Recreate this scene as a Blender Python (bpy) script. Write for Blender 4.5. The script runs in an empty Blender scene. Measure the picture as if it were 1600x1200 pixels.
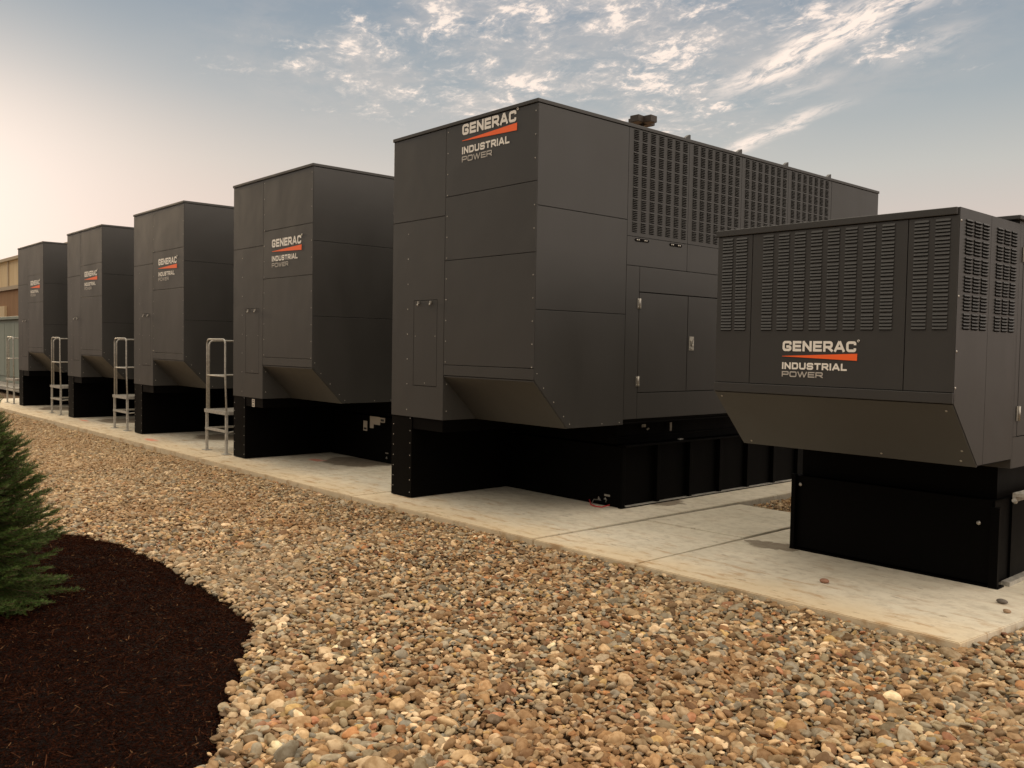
import bpy, math, random
import numpy as np
from mathutils import Vector, Matrix
random.seed(7); rng = np.random.default_rng(11)
C = bpy.context.scene
COL = C.collection
Rd = math.radians

# ------------------------------------------------------------------ camera
F = 1385.0
def _n(v): v = np.array(v, float); return v/np.linalg.norm(v)
AX = -_n([-1235, -78, F]); AY = _n([1554, -31, F]); AY = _n(AY-AX*(AX@AY)); AZ = np.cross(AX, AY)
RW = np.array([AX, AY, AZ])                       # photo camera axes (x right, y down, z forward) to world
right = RW@np.array([1, 0, 0]); up = RW@np.array([0, -1, 0]); back = RW@np.array([0, 0, -1])
cd = bpy.data.cameras.new('camera'); cam = bpy.data.objects.new('camera', cd); COL.objects.link(cam)
cam.matrix_world = Matrix(((right[0], up[0], back[0], 0), (right[1], up[1], back[1], 0), (right[2], up[2], back[2], 1.6), (0, 0, 0, 1)))
cd.sensor_width = 36; cd.lens = F/1600*36; cd.clip_end = 3000; cd.clip_start = .05
C.camera = cam
C.view_settings.view_transform = 'Standard'; C.view_settings.look = 'None'
C.view_settings.exposure = 0.12; C.view_settings.gamma = 1

# ------------------------------------------------------------------ node helper
class NT:
    def __init__(s, tree): s.t = tree
    def node(s, typ, **k):
        n = s.t.nodes.new(typ)
        for a, v in k.items(): setattr(n, a, v)
        return n
    def put(s, sock, v):
        if hasattr(v, 'is_output'): s.t.links.new(v, sock)
        elif v is not None: sock.default_value = v
    def math(s, op, a, b=None, c=None, clamp=False):
        n = s.node('ShaderNodeMath', operation=op); n.use_clamp = clamp
        for i, v in enumerate((a, b, c)): s.put(n.inputs[i], v)
        return n.outputs[0]
    def vmath(s, op, a, b=None):
        n = s.node('ShaderNodeVectorMath', operation=op)
        s.put(n.inputs[0], a); s.put(n.inputs[1], b)
        return n.outputs['Value'] if op in ('DOT_PRODUCT', 'LENGTH', 'DISTANCE') else n.outputs[0]
    def mix(s, f, a, b, mode='MIX'):
        n = s.node('ShaderNodeMix', data_type='RGBA', blend_type=mode)
        s.put(n.inputs[0], f); s.put(n.inputs[6], a); s.put(n.inputs[7], b)
        return n.outputs[2]
    def ramp(s, f, stops, interp='LINEAR'):
        n = s.node('ShaderNodeValToRGB'); cr = n.color_ramp; cr.interpolation = interp
        while len(cr.elements) < len(stops): cr.elements.new(.5)
        for e, (p, c) in zip(cr.elements, stops): e.position = p; e.color = (*c, 1) if len(c) == 3 else c
        s.put(n.inputs[0], f); return n.outputs[0]
    def mr(s, v, a, b, c=0, d=1, smooth=True):
        n = s.node('ShaderNodeMapRange'); n.interpolation_type = 'SMOOTHSTEP' if smooth else 'LINEAR'
        for i, x in enumerate((v, a, b, c, d)): s.put(n.inputs[i], x)
        return n.outputs[0]
    def noise(s, vec, scale, detail=4, rough=.5, dist=0):
        n = s.node('ShaderNodeTexNoise'); s.put(n.inputs['Vector'], vec)
        n.inputs['Scale'].default_value = scale; n.inputs['Detail'].default_value = detail
        n.inputs['Roughness'].default_value = rough; n.inputs['Distortion'].default_value = dist
        return n.outputs['Fac']
    def mapping(s, vec, loc=(0, 0, 0), rot=(0, 0, 0), scale=(1, 1, 1)):
        n = s.node('ShaderNodeMapping'); s.put(n.inputs[0], vec)
        n.inputs[1].default_value = loc; n.inputs[2].default_value = rot; n.inputs[3].default_value = scale
        return n.outputs[0]
    def sep(s, v):
        n = s.node('ShaderNodeSeparateXYZ'); s.put(n.inputs[0], v); return n.outputs
    def comb(s, x, y, z):
        n = s.node('ShaderNodeCombineXYZ')
        for i, v in enumerate((x, y, z)): s.put(n.inputs[i], v)
        return n.outputs[0]

# ------------------------------------------------------------------ world
SUN_EL = Rd(12); SUN_DIR = Vector((-math.cos(Rd(2))*math.cos(SUN_EL), math.sin(Rd(2))*math.cos(SUN_EL), math.sin(SUN_EL)))
ZEN = 1.85  # overhead sky level, raised above the frame to light the ground
w = bpy.data.worlds.new('World'); C.world = w; w.use_nodes = True
T = NT(w.node_tree); w.node_tree.nodes.clear()
sky = T.node('ShaderNodeTexSky', sky_type='NISHITA'); sky.sun_disc = False
sky.sun_elevation = SUN_EL; sky.sun_rotation = Rd(-88); sky.dust_density = 2.0; sky.air_density = 1.2
nish = T.vmath('MULTIPLY', sky.outputs[0], (.08, .08, .08))
d = T.node('ShaderNodeTexCoord').outputs['Generated']
x, y, z = T.sep(d)
zc = T.math('MAXIMUM', z, 0.0)
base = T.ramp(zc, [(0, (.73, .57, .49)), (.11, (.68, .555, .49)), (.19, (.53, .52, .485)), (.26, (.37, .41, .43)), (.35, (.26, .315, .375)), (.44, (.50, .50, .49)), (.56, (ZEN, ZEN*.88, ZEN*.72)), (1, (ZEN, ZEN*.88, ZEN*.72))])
glow = T.vmath('DOT_PRODUCT', d, tuple(Vector((-.985, .13, .13)).normalized()))
gp = T.math('MAXIMUM', glow, 0.0)
g1 = T.math('MULTIPLY', T.math('POWER', gp, 62), T.mr(z, .40, .14))
g2 = T.math('POWER', gp, 7)
g2l = T.math('MULTIPLY', g2, T.mr(z, .33, .12))
skyc = T.mix(T.math('MULTIPLY', g2l, .55), base, (.84, .66, .57, 1))
skyc = T.mix(g1, skyc, (.95, .82, .75, 1))
# bright sky patch added out of view at the right to light side faces
side_fill = T.math('POWER', T.math('MAXIMUM', T.vmath('DOT_PRODUCT', d, tuple(Vector((.95, .02, .30)).normalized())), 0.0), 3.5)
skyc = T.mix(T.math('MULTIPLY', side_fill, .9, clamp=True), skyc, (2.7, 2.28, 1.92, 1))
skyc = T.mix(T.math('MULTIPLY', T.mr(y, .15, -.5), T.math('MULTIPLY', T.mr(z, .85, .35), .62)), skyc, (.42, .37, .31, 1))  # unseen sky behind the camera dimmed so front faces stay darker
dz = T.math('ADD', zc, .1)
px = T.math('DIVIDE', x, dz); py = T.math('DIVIDE', y, dz)
pv = T.comb(px, py, 0)
ANG = math.atan2(.37, -1.12)
rv = T.mapping(pv, rot=(0, 0, -ANG))              # x now runs along the streaks
def blob(cx, cy, r0, r1):
    return T.mr(T.vmath('DISTANCE', pv, (cx, cy, 0)), r0, r1, 1, 0)
def add(*a):
    o = a[0]
    for b in a[1:]: o = T.math('MAXIMUM', o, b)
    return o
mask = add(blob(-2.0, 1.40, .1, .75), blob(-1.7, 1.72, .35, .95), T.math('MULTIPLY', blob(-1.2, 1.95, .2, .7), .8), blob(-1.45, 1.35, .2, .6), blob(-1.9, 2.15, .1, .75),
           T.math('MULTIPLY', blob(-.75, 1.85, .1, .6), .5), T.math('MULTIPLY', blob(.8, -1.0, .5, 2.4), .6))
warp = T.node('ShaderNodeTexNoise'); T.put(warp.inputs['Vector'], rv); warp.inputs['Scale'].default_value = 4.5; warp.inputs['Detail'].default_value = 4
wv = T.vmath('ADD', rv, T.vmath('MULTIPLY', T.vmath('SUBTRACT', warp.outputs['Color'], (.5, .5, .5)), (.13, .13, 0)))
puff = T.noise(T.mapping(wv, loc=(3.3, 1.7, 0), scale=(.9, 1.1, 1)), 10.0, 9, .64)
cells = T.noise(T.mapping(wv, loc=(.4, 5.1, 0), scale=(.85, 1.15, 1)), 30, 6, .68)
big = T.noise(T.mapping(rv, loc=(1.2, .6, 0)), 3.4, 4, .55)
dens = T.math('ADD', T.math('MULTIPLY', puff, .52), T.math('ADD', T.math('MULTIPLY', cells, .30), T.math('MULTIPLY', big, .34)))
dens = T.math('ADD', dens, T.math('MULTIPLY', T.math('SUBTRACT', mask, 1), .16))
cl = T.math('ADD', T.math('MULTIPLY', T.mr(dens, .535, .68), .36), T.math('MULTIPLY', T.mr(dens, .61, .69), .60), clamp=True)
rx, ry, rz = T.sep(rv)
def streak(p, q, wd, gain):
    c, s_ = math.cos(-ANG), math.sin(-ANG)
    P = (p[0]*c-p[1]*s_, p[0]*s_+p[1]*c); Q = (q[0]*c-q[1]*s_, q[0]*s_+q[1]*c)
    a, b = sorted((P[0], Q[0])); ym = (P[1]+Q[1])/2
    wob = T.math('MULTIPLY', T.math('SUBTRACT', T.noise(T.mapping(rv, scale=(1, .4, 1)), 3.0, 3), .5), .16)
    dy = T.math('ABSOLUTE', T.math('SUBTRACT', T.math('ADD', ry, wob), ym))
    e = T.math('MULTIPLY', T.mr(rx, a-.1, a+.25), T.mr(rx, b-.3, b+.1, 1, 0))
    return T.math('MULTIPLY', T.math('MULTIPLY', T.mr(dy, 0, wd, 1, 0), e), gain)
st = add(streak((-.80, 1.90), (-1.55, 2.14), .11, 1.5), streak((-1.30, 2.42), (-1.95, 2.62), .07, 1.0), streak((-.85, 2.16), (-1.12, 2.25), .07, .65), streak((-1.2, 2.2), (-1.5, 2.3), .05, .5))
fray = T.mr(T.noise(T.mapping(wv, scale=(.7, 1.9, 1)), 12, 8, .68), .34, .62)
cl = add(T.math('MULTIPLY', cl, T.mr(mask, 0, .35)), T.math('MULTIPLY', st, fray, clamp=True))
veil = T.math('MULTIPLY', T.math('MULTIPLY', T.mr(T.noise(T.mapping(wv, loc=(8, 2, 0)), 3.6, 7, .66), .34, .66), mask), .42)
horizon_fade = T.mr(zc, .05, .16)
skyc = T.mix(T.math('MULTIPLY', veil, horizon_fade), skyc, (.64, .57, .52, 1))
cloudc = T.mix(g2, (1.0, .84, .73, 1), (1.0, .85, .73, 1))
skyc = T.mix(T.math('MULTIPLY', T.math('MULTIPLY', cl, horizon_fade), 1.0), skyc, cloudc)
skyc = T.mix(.035, skyc, nish)
low = T.mr(z, -.03, 0.0)
skyc = T.mix(low, (.16, .12, .08, 1), skyc)
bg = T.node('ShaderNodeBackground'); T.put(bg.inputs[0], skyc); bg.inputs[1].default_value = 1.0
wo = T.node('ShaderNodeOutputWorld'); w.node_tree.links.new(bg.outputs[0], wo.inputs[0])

# ------------------------------------------------------------------ sun
sd = bpy.data.lights.new('sun', 'SUN'); sd.energy = 1.5; sd.angle = Rd(14); sd.color = (1, .74, .46)
so = bpy.data.objects.new('sun', sd); COL.objects.link(so)
so.rotation_euler = (-SUN_DIR).to_track_quat('-Z', 'Y').to_euler()

# ------------------------------------------------------------------ materials
def material(name, col=(.5, .5, .5), rough=.5, metal=0, build=None, spec=.5):
    m = bpy.data.materials.new(name); m.use_nodes = True
    t = NT(m.node_tree); b = m.node_tree.nodes['Principled BSDF']
    b.inputs['Base Color'].default_value = (*col, 1); b.inputs['Roughness'].default_value = rough
    b.inputs['Metallic'].default_value = metal; b.inputs['Specular IOR Level'].default_value = spec
    if build: build(t, b)
    return m
def objco(t): return t.node('ShaderNodeTexCoord').outputs['Object']
def worldpos(t): return t.node('ShaderNodeNewGeometry').outputs['Position']
def bump(t, b, h, strength=.3, dist=.01):
    n = t.node('ShaderNodeBump'); n.inputs['Strength'].default_value = strength; n.inputs['Distance'].default_value = dist
    t.put(n.inputs['Height'], h); t.put(b.inputs['Normal'], n.outputs[0])

def paint_nodes(c0, c1, r0, r1, bstr=.12):
    def f(t, b):
        p = worldpos(t)
        n1 = t.noise(t.mapping(p, scale=(1, 1, .35)), 2.3, 5, .6)
        n2 = t.noise(p, 420, 2, .6)
        streaks = t.noise(t.mapping(p, scale=(9, 9, .5)), 3, 4, .6)
        f_ = t.mr(t.math('ADD', t.math('MULTIPLY', n1, .7), t.math('MULTIPLY', streaks, .3)), .35, .65)
        t.put(b.inputs['Base Color'], t.mix(f_, (*c0, 1), (*c1, 1)))
        t.put(b.inputs['Roughness'], t.mr(n1, .3, .7, r0, r1))
        wave = t.noise(p, 1.6, 2, .5)                       # sheet metal is never dead flat
        bump(t, b, t.math('ADD', t.math('MULTIPLY', wave, 3.0), t.math('MULTIPLY', n2, .06)), bstr, .02)
    return f
M_PAINT = material('charcoal_powder_coat', build=paint_nodes((.0305, .0290, .0262), (.0330, .0314, .0286), .45, .52))
M_BLACK = material('black_base_paint', build=paint_nodes((.0009, .0008, .0007), (.0015, .0012, .0010), .5, .62, .06), spec=.05)
M_VOID = material('dark_interior', (.004, .0035, .003), .9, spec=.1)
M_STEEL = material('zinc_fastener', (.38, .36, .32), .4, .8)
def galv(t, b):
    p = worldpos(t); n = t.noise(p, 35, 4, .6)
    t.put(b.inputs['Base Color'], t.mix(t.mr(n, .35, .65), (.30, .285, .25, 1), (.46, .44, .39, 1)))
    t.put(b.inputs['Roughness'], t.mr(n, .3, .7, .4, .65))
M_GALV = material('galvanized_steel', metal=.35, build=galv)
M_WHITE = material('white_vinyl', (.82, .78, .70), .55)
M_GREYTXT = material('grey_vinyl', (.46, .43, .38), .55)
M_ORANGE = material('orange_vinyl', (.95, .135, .02), .5)
M_STICK = material('label_paper', (.5, .45, .38), .6)
M_INK = material('label_ink', (.03, .03, .03), .6)
M_RED = material('red_cable', (.45, .03, .03), .5)

def conc(t, b):
    p = worldpos(t); X, Y, Z = t.sep(p)
    n1 = t.noise(p, 1.1, 6, .6); n2 = t.noise(p, 9, 6, .65); n3 = t.noise(p, 160, 3, .6)
    col = t.mix(t.mr(n1, .3, .7), (.54, .495, .39, 1), (.66, .605, .485, 1))
    col = t.mix(t.math('MULTIPLY', t.mr(n2, .42, .72), .45), col, (.33, .28, .21, 1))
    # brown silt washed along the front edge
    edge = t.mr(t.math('ADD', Y, t.math('MULTIPLY', t.math('SUBTRACT', t.noise(p, 2.6, 5, .6), .5), .9)), 5.0, 5.75, 1, 0)
    col = t.mix(t.math('MULTIPLY', edge, .6), col, (.60, .46, .27, 1))
    sp = t.mr(t.noise(t.mapping(p, scale=(1, 2.4, 1)), 7, 5, .7), .58, .70)
    col = t.mix(t.math('MULTIPLY', sp, .6), col, (.15, .10, .06, 1))
    st = t.math('MULTIPLY', t.mr(t.noise(t.mapping(p, rot=(0, 0, -.02), scale=(1, 3.2, 1)), 3.2, 7, .7), .50, .66), t.mr(Y, 5.1, 6.6, 1, .25))
    col = t.mix(t.math('MULTIPLY', st, .75), col, (.36, .22, .10, 1))
    # damp patches beside the tanks
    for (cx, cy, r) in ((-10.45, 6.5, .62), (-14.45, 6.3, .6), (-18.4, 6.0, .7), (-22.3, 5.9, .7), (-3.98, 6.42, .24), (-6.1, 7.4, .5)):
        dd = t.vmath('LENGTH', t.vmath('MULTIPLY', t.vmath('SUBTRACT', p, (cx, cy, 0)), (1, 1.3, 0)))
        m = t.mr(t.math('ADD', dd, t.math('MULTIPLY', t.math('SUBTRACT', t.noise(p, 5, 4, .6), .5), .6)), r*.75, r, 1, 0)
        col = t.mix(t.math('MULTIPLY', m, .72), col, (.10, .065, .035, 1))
    # sprayed red locate marks
    for (cx, cy, ax, ay) in ((-14.65, 5.2, .34, .10), (-18.84, 5.38, .34, .08), (-10.9, 6.12, .22, .12)):
        dd = t.vmath('LENGTH', t.vmath('MULTIPLY', t.vmath('SUBTRACT', p, (cx, cy, 0)), (1/ax, 1/ay, 0)))
        m = t.mr(t.math('ADD', dd, t.math('MULTIPLY', t.math('SUBTRACT', t.noise(p, 12, 4, .6), .5), 1.2)), .3, 1.0, 1, 0)
        col = t.mix(t.math('MULTIPLY', m, .6), col, (.75, .12, .06, 1))
    t.put(b.inputs['Base Color'], col)
    t.put(b.inputs['Roughness'], t.mr(n2, .3, .7, .7, .9))
    bump(t, b, t.math('ADD', n3, t.math('MULTIPLY', n2, .8)), .35, .004)
M_CONC = material('broom_finished_concrete', build=conc, spec=.3)

def soil(c0, c1, sc):
    def f(t, b):
        p = worldpos(t)
        v = t.node('ShaderNodeTexVoronoi'); t.put(v.inputs['Vector'], p); v.inputs['Scale'].default_value = sc
        n = t.noise(p, 1.3, 5, .6)
        col = t.mix(v.outputs['Distance'], (*c0, 1), (*c1, 1))
        t.put(b.inputs['Base Color'], t.mix(t.math('MULTIPLY', t.mr(n, .3, .7), .4), col, (*c0, 1)))
        bump(t, b, v.outputs['Distance'], .8, .03)
    return f
M_GROUND = material('stony_soil', rough=.9, build=soil((.06, .034, .017), (.12, .075, .04), 22), spec=.2)
M_MULCHG = material('dark_mulch_bed', rough=.95, build=soil((.008, .004, .003), (.014, .0065, .0045), 60), spec=.1)

def stone(t, b):
    a = t.node('ShaderNodeAttribute', attribute_type='INSTANCER', attribute_name='tint')
    oi = t.node('ShaderNodeObjectInfo'); p = worldpos(t)
    n = t.noise(p, 38, 3, .5); n2 = t.noise(p, 220, 3, .6)
    c = t.mix(t.math('MULTIPLY', t.mr(n, .35, .70), .6), a.outputs['Color'], T_dark(t, a.outputs['Color']))
    c = t.mix(t.math('MULTIPLY', t.mr(n2, .55, .75), .10), c, (.66, .53, .36, 1))
    t.put(b.inputs['Base Color'], c); t.put(b.inputs['Roughness'], t.mr(n, .3, .7, .55, .8))
    bump(t, b, n2, .15, .0015)
def T_dark(t, c): return t.vmath('MULTIPLY', c, (.52, .43, .33))
M_STONE = material('river_stone', build=stone, spec=.2)
def chip(t, b):
    a = t.node('ShaderNodeAttribute', attribute_type='INSTANCER', attribute_name='tint')
    t.put(b.inputs['Base Color'], a.outputs['Color'])
M_CHIP = material('bark_shred', rough=.9, build=chip, spec=.0)

# ------------------------------------------------------------------ mesh builder
def tag(o, label=None, cat=None, group=None, kind=None):
    if label: o['label'] = label
    if cat: o['category'] = cat
    if group: o['group'] = group
    if kind: o['kind'] = kind
    return o
def empty(name, loc, label, cat, group=None):
    o = bpy.data.objects.new(name, None); COL.objects.link(o); o.location = loc; o.empty_display_size = .2
    return tag(o, label, cat, group)

class MB:
    def __init__(s): s.v = []; s.f = []; s.m = []; s.sm = []
    def face(s, pts, mi=0, smooth=False):
        i = len(s.v); s.v += [tuple(p) for p in pts]; s.f.append(tuple(range(i, i+len(pts)))); s.m.append(mi); s.sm.append(smooth)
    def box(s, x0, x1, y0, y1, z0, z1, mi=0):
        i = len(s.v)
        s.v += [(x0, y0, z0), (x1, y0, z0), (x1, y1, z0), (x0, y1, z0), (x0, y0, z1), (x1, y0, z1), (x1, y1, z1), (x0, y1, z1)]
        for q in ((0, 3, 2, 1), (4, 5, 6, 7), (0, 1, 5, 4), (1, 2, 6, 5), (2, 3, 7, 6), (3, 0, 4, 7)):
            s.f.append(tuple(i+k for k in q)); s.m.append(mi); s.sm.append(False)
        return s
    def prism(s, poly, ax, a, b, mi=0):
        """poly: counterclockwise 2D points, extruded along axis ax from a to b. ax 0: poly=(y,z); ax 1: poly=(x,z)"""
        n = len(poly)
        P = (lambda p, t: (t, p[0], p[1])) if ax == 0 else (lambda p, t: (p[0], t, p[1]))
        A = [P(p, a) for p in poly]; B = [P(p, b) for p in poly]
        i = len(s.v); s.v += A+B
        fs = [tuple(range(i+n-1, i-1, -1)), tuple(range(i+n, i+2*n))]+[(i+k, i+(k+1) % n, i+n+(k+1) % n, i+n+k) for k in range(n)]
        if ax == 1: fs = [tuple(reversed(q)) for q in fs]
        for q in fs: s.f.append(q); s.m.append(mi); s.sm.append(False)
        return s
    def tube(s, pts, r, n=10, mi=0, closed=False):
        pts = [Vector(p) for p in pts]; rings = []
        N = len(pts)
        for k, p in enumerate(pts):
            if closed: d = pts[(k+1) % N]-pts[k-1]
            else: d = pts[min(k+1, N-1)]-pts[max(k-1, 0)]
            d.normalize()
            u = d.cross(Vector((.13, .29, 1) if abs(d.z) < .9 else (1, .21, .1))).normalized(); v = d.cross(u)
            rr = r[k] if isinstance(r, (list, tuple)) else r
            i = len(s.v); s.v += [tuple(p+(u*math.cos(a)+v*math.sin(a))*rr) for a in [2*math.pi*j/n for j in range(n)]]
            rings.append(i)
        for a, b in zip(rings, rings[1:]+([rings[0]] if closed else [])):
            for j in range(n):
                s.f.append((a+j, a+(j+1) % n, b+(j+1) % n, b+j)); s.m.append(mi); s.sm.append(True)
        if not closed:
            s.f.append(tuple(rings[0]+j for j in range(n))[::-1]); s.m.append(mi); s.sm.append(False)
            s.f.append(tuple(rings[-1]+j for j in range(n))); s.m.append(mi); s.sm.append(False)
        return s
    def dome(s, c, nrm, r, mi=0, n=8, h=.6):
        c = Vector(c); nrm = Vector(nrm).normalized(); u = nrm.orthogonal().normalized(); v = nrm.cross(u)
        i = len(s.v)
        for (rr, hh) in ((1, 0), (.8, h*.7)):
            s.v += [tuple(c+(u*math.cos(a)+v*math.sin(a))*r*rr+nrm*r*hh) for a in [2*math.pi*j/n for j in range(n)]]
        s.v.append(tuple(c+nrm*r*h))
        for j in range(n):
            s.f.append((i+j, i+(j+1) % n, i+n+(j+1) % n, i+n+j)); s.m.append(mi); s.sm.append(True)
            s.f.append((i+n+j, i+n+(j+1) % n, i+2*n)); s.m.append(mi); s.sm.append(True)
        return s
    def build(s, name, mats, parent=None, bevel=0, recalc=False):
        me = bpy.data.meshes.new(name); me.from_pydata(s.v, [], s.f)
        if not isinstance(mats, (list, tuple)): mats = [mats]
        for m in mats: me.materials.append(m)
        me.polygons.foreach_set('material_index', s.m); me.polygons.foreach_set('use_smooth', s.sm); me.update()
        o = bpy.data.objects.new(name, me); COL.objects.link(o)
        if parent: o.parent = parent
        if bevel:
            b = o.modifiers.new('bevel', 'BEVEL'); b.width = bevel; b.segments = 2; b.limit_method = 'ANGLE'; b.harden_normals = False
        return o

# ------------------------------------------------------------------ lettering
GL = {
 'G': (1, [[(1, .84), (1, 1), (0, 1), (0, 0), (1, 0), (1, .44), (.56, .44)]], 1),
 'E': (.92, [[(1, 1), (0, 1), (0, 0), (1, 0)], [(.1, .5), (.93, .5)]], 0),
 'N': (1, [[(0, 0), (0, 1)], [(1, 0), (1, 1)], [(.04, .98), (.96, .02)]], 0),
 'R': (1, [[(0, 0), (0, 1)], [(.1, 1), (1, 1), (1, .42), (.1, .42)], [(.55, .38), (1.02, 0)]], 1),
 'A': (1.12, [[(0, 0), (.43, 1)], [(.57, 1), (1, 0)], [(.2, .27), (.8, .27)]], 0),
 'C': (1, [[(1, .85), (1, 1), (0, 1), (0, 0), (1, 0), (1, .15)]], 1),
 'I': (.0, [[(0, 0), (0, 1)]], 0),
 'D': (1, [[(0, 0), (0, 1)], [(.1, 1), (1, 1), (1, 0), (.1, 0)]], 1),
 'U': (1, [[(0, 1), (0, 0), (1, 0), (1, 1)]], 1),
 'S': (1, [[(1, .87), (1, 1), (0, 1), (0, .5), (1, .5), (1, 0), (0, 0), (0, .13)]], 1),
 'T': (.95, [[(0, 1), (1, 1)], [(.5, .05), (.5, .9)]], 0),
 'L': (.82, [[(0, 1), (0, 0), (1, 0)]], 0),
 'P': (1, [[(0, 0), (0, 1)], [(.1, 1), (1, 1), (1, .42), (.1, .42)]], 1),
 'O': (1, [[(0, .5), (0, 1), (1, 1), (1, 0), (0, 0), (0, .5)]], 2),
 'W': (1.4, [[(0, 1), (.24, 0)], [(.28, 0), (.48, 1)], [(.52, 1), (.72, 0)], [(.76, 0), (1, 1)]], 0),
}
def ribbon(mb, pts, t, y, rnd, mi=0):
    pts = [Vector(p) for p in pts]
    closed = rnd == 2
    if not closed:
        a = (pts[0]-pts[1]).normalized(); b = (pts[-1]-pts[-2]).normalized()
        pts[0] = pts[0]+a*t*.5; pts[-1] = pts[-1]+b*t*.5
    out = [pts[0]]
    for k in range(1, len(pts)-1):
        p = pts[k]; a = (pts[k-1]-p); b = (pts[k+1]-p)
        if rnd and abs(a.normalized().dot(b.normalized())) < .2:
            r = min(t*.75, a.length*.48, b.length*.48); a.normalize(); b.normalize()
            c = p+a*r+b*r
            for q in range(5):
                th = q/4*math.pi/2
                out.append(c-b*r*math.cos(th)-a*r*math.sin(th) if True else p)
        else: out.append(p)
    out.append(pts[-1]); pts = out
    L = []; Rr = []
    for k in range(len(pts)):
        d0 = (pts[k]-pts[k-1]).normalized() if k else None
        d1 = (pts[k+1]-pts[k]).normalized() if k < len(pts)-1 else None
        if closed and k in (0, len(pts)-1): d0 = d1 = (pts[1]-pts[0]).normalized()
        if d0 is None: d0 = d1
        if d1 is None: d1 = d0
        n0 = Vector((-d0.y, d0.x)); n1 = Vector((-d1.y, d1.x)); m = (n0+n1)
        m = m/max(m.length, 1e-6); m = m*(t*.5/max(m.dot(n0), .5))
        L.append(pts[k]+m); Rr.append(pts[k]-m)
    for k in range(len(pts)-1):
        if (pts[k+1]-pts[k]).length < 1e-6: continue
        q = [L[k], Rr[k], Rr[k+1], L[k+1]]
        mb.face([(v.x, y, v.y) for v in q], mi)
def word(mb, txt, x0, ztop, width, h, tk, y, gap=.16, mi=0):
    t = tk*h
    ws = []
    for ch in txt: ws.append(GL[ch][0])
    # natural width: sum(w*h_inner + t) + gaps
    unit = h*1.0; tot = sum(wv_*unit+ (t if True else 0) for wv_ in ws)+gap*h*(len(txt)-1)
    fixed = t*len(txt)+gap*h*(len(txt)-1); sx = (width-fixed)/(sum(ws)*unit)
    cx = x0; z0 = ztop-h
    for ch, wv_ in zip(txt, ws):
        W = wv_*unit*sx
        for si, stv in enumerate(GL[ch][1]):
            pts = [(cx+t/2+p[0]*W, z0+t/2+p[1]*(h-t)) for p in stv]
            ribbon(mb, pts, t, y-.0004*si, GL[ch][2], mi)
        cx += W+t+gap*h
def logo(parent, x0, ztop, w_, y):
    lt = MB(); word(lt, 'GENERAC', x0, ztop, w_*.985, w_*.130, .245, y, .13)
    root = lt.build('logo', M_WHITE, parent)
    r = w_*.012; rm = MB(); rm.tube([(x0+w_*1.01+r*math.cos(a), y, ztop+r*.3+r*math.sin(a)) for a in [k*math.pi/4 for k in range(8)]], r*.4, 4, closed=True); rm.build('registered_mark', M_WHITE, root)
    nd = MB(); word(nd, 'INDUSTRIAL', x0, ztop-w_*.272, w_*.875, w_*.086, .25, y, .16); nd.build('logo_lower_text', M_WHITE, root)
    s = MB(); s.prism([(x0, ztop-w_*.197), (x0+w_, ztop-w_*.233), (x0+w_, ztop-w_*.148), (x0, ztop-w_*.192)], 1, y-.0004, y+.001); s.build('logo_stripe', M_ORANGE, root)
    g = MB(); word(g, 'POWER', x0, ztop-w_*.385, w_*.565, w_*.070, .20, y, .18); g.build('logo_subtitle', M_GREYTXT, root)
    return root

# ------------------------------------------------------------------ louvers
def louvers(mb, plane, at_, cols, rows, z0, z1, slots, dep, mi_p=0, mi_d=1, gapf=.92):
    """plane 'y': panel faces -Y, columns are x ranges; plane 'x': faces +X, columns are y ranges"""
    bh = (z1-z0)/rows
    for (c0, c1) in cols:
        for r in range(rows):
            top = z1-r*bh; ph = bh*gapf/slots
            for k in range(slots):
                a = top-k*ph; m_ = a-ph*(.66 if plane == 'y' else .44); b = a-ph*.98
                e = (c1-c0)*.05
                if plane == 'y': P = lambda u, o, z: (u, at_-o, z)
                else: P = lambda u, o, z: (at_+o, u, z)
                q = (c1-c0)*(.15 if plane == 'x' else .015); e = (c1-c0)*.02
                A0, A1 = P(c0+q, 0.0015, a), P(c1-q, 0.0015, a); B0, B1 = P(c0+e, dep, m_), P(c1-e, dep, m_); D0, D1 = P(c0+q, .0015, b), P(c1-q, .0015, b)
                L0, L1 = P(c0+e, dep, m_-ph*.10), P(c1-e, dep, m_-ph*.10)
                mb.face([A0, B0, B1, A1], mi_p); mb.face([B0, L0, L1, B1], mi_p)
                mb.face([L0, D0, D1, L1], mi_d); mb.face([A0, D0, L0, B0], mi_p); mb.face([A1, B1, L1, D1], mi_p)

def rivets(mb, pts, nrm, r=.0065, mi=1):
    for p in pts: mb.dome(p, nrm, r, mi)
G = .0028     # half seam gap
TH = .008     # panel thickness

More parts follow.
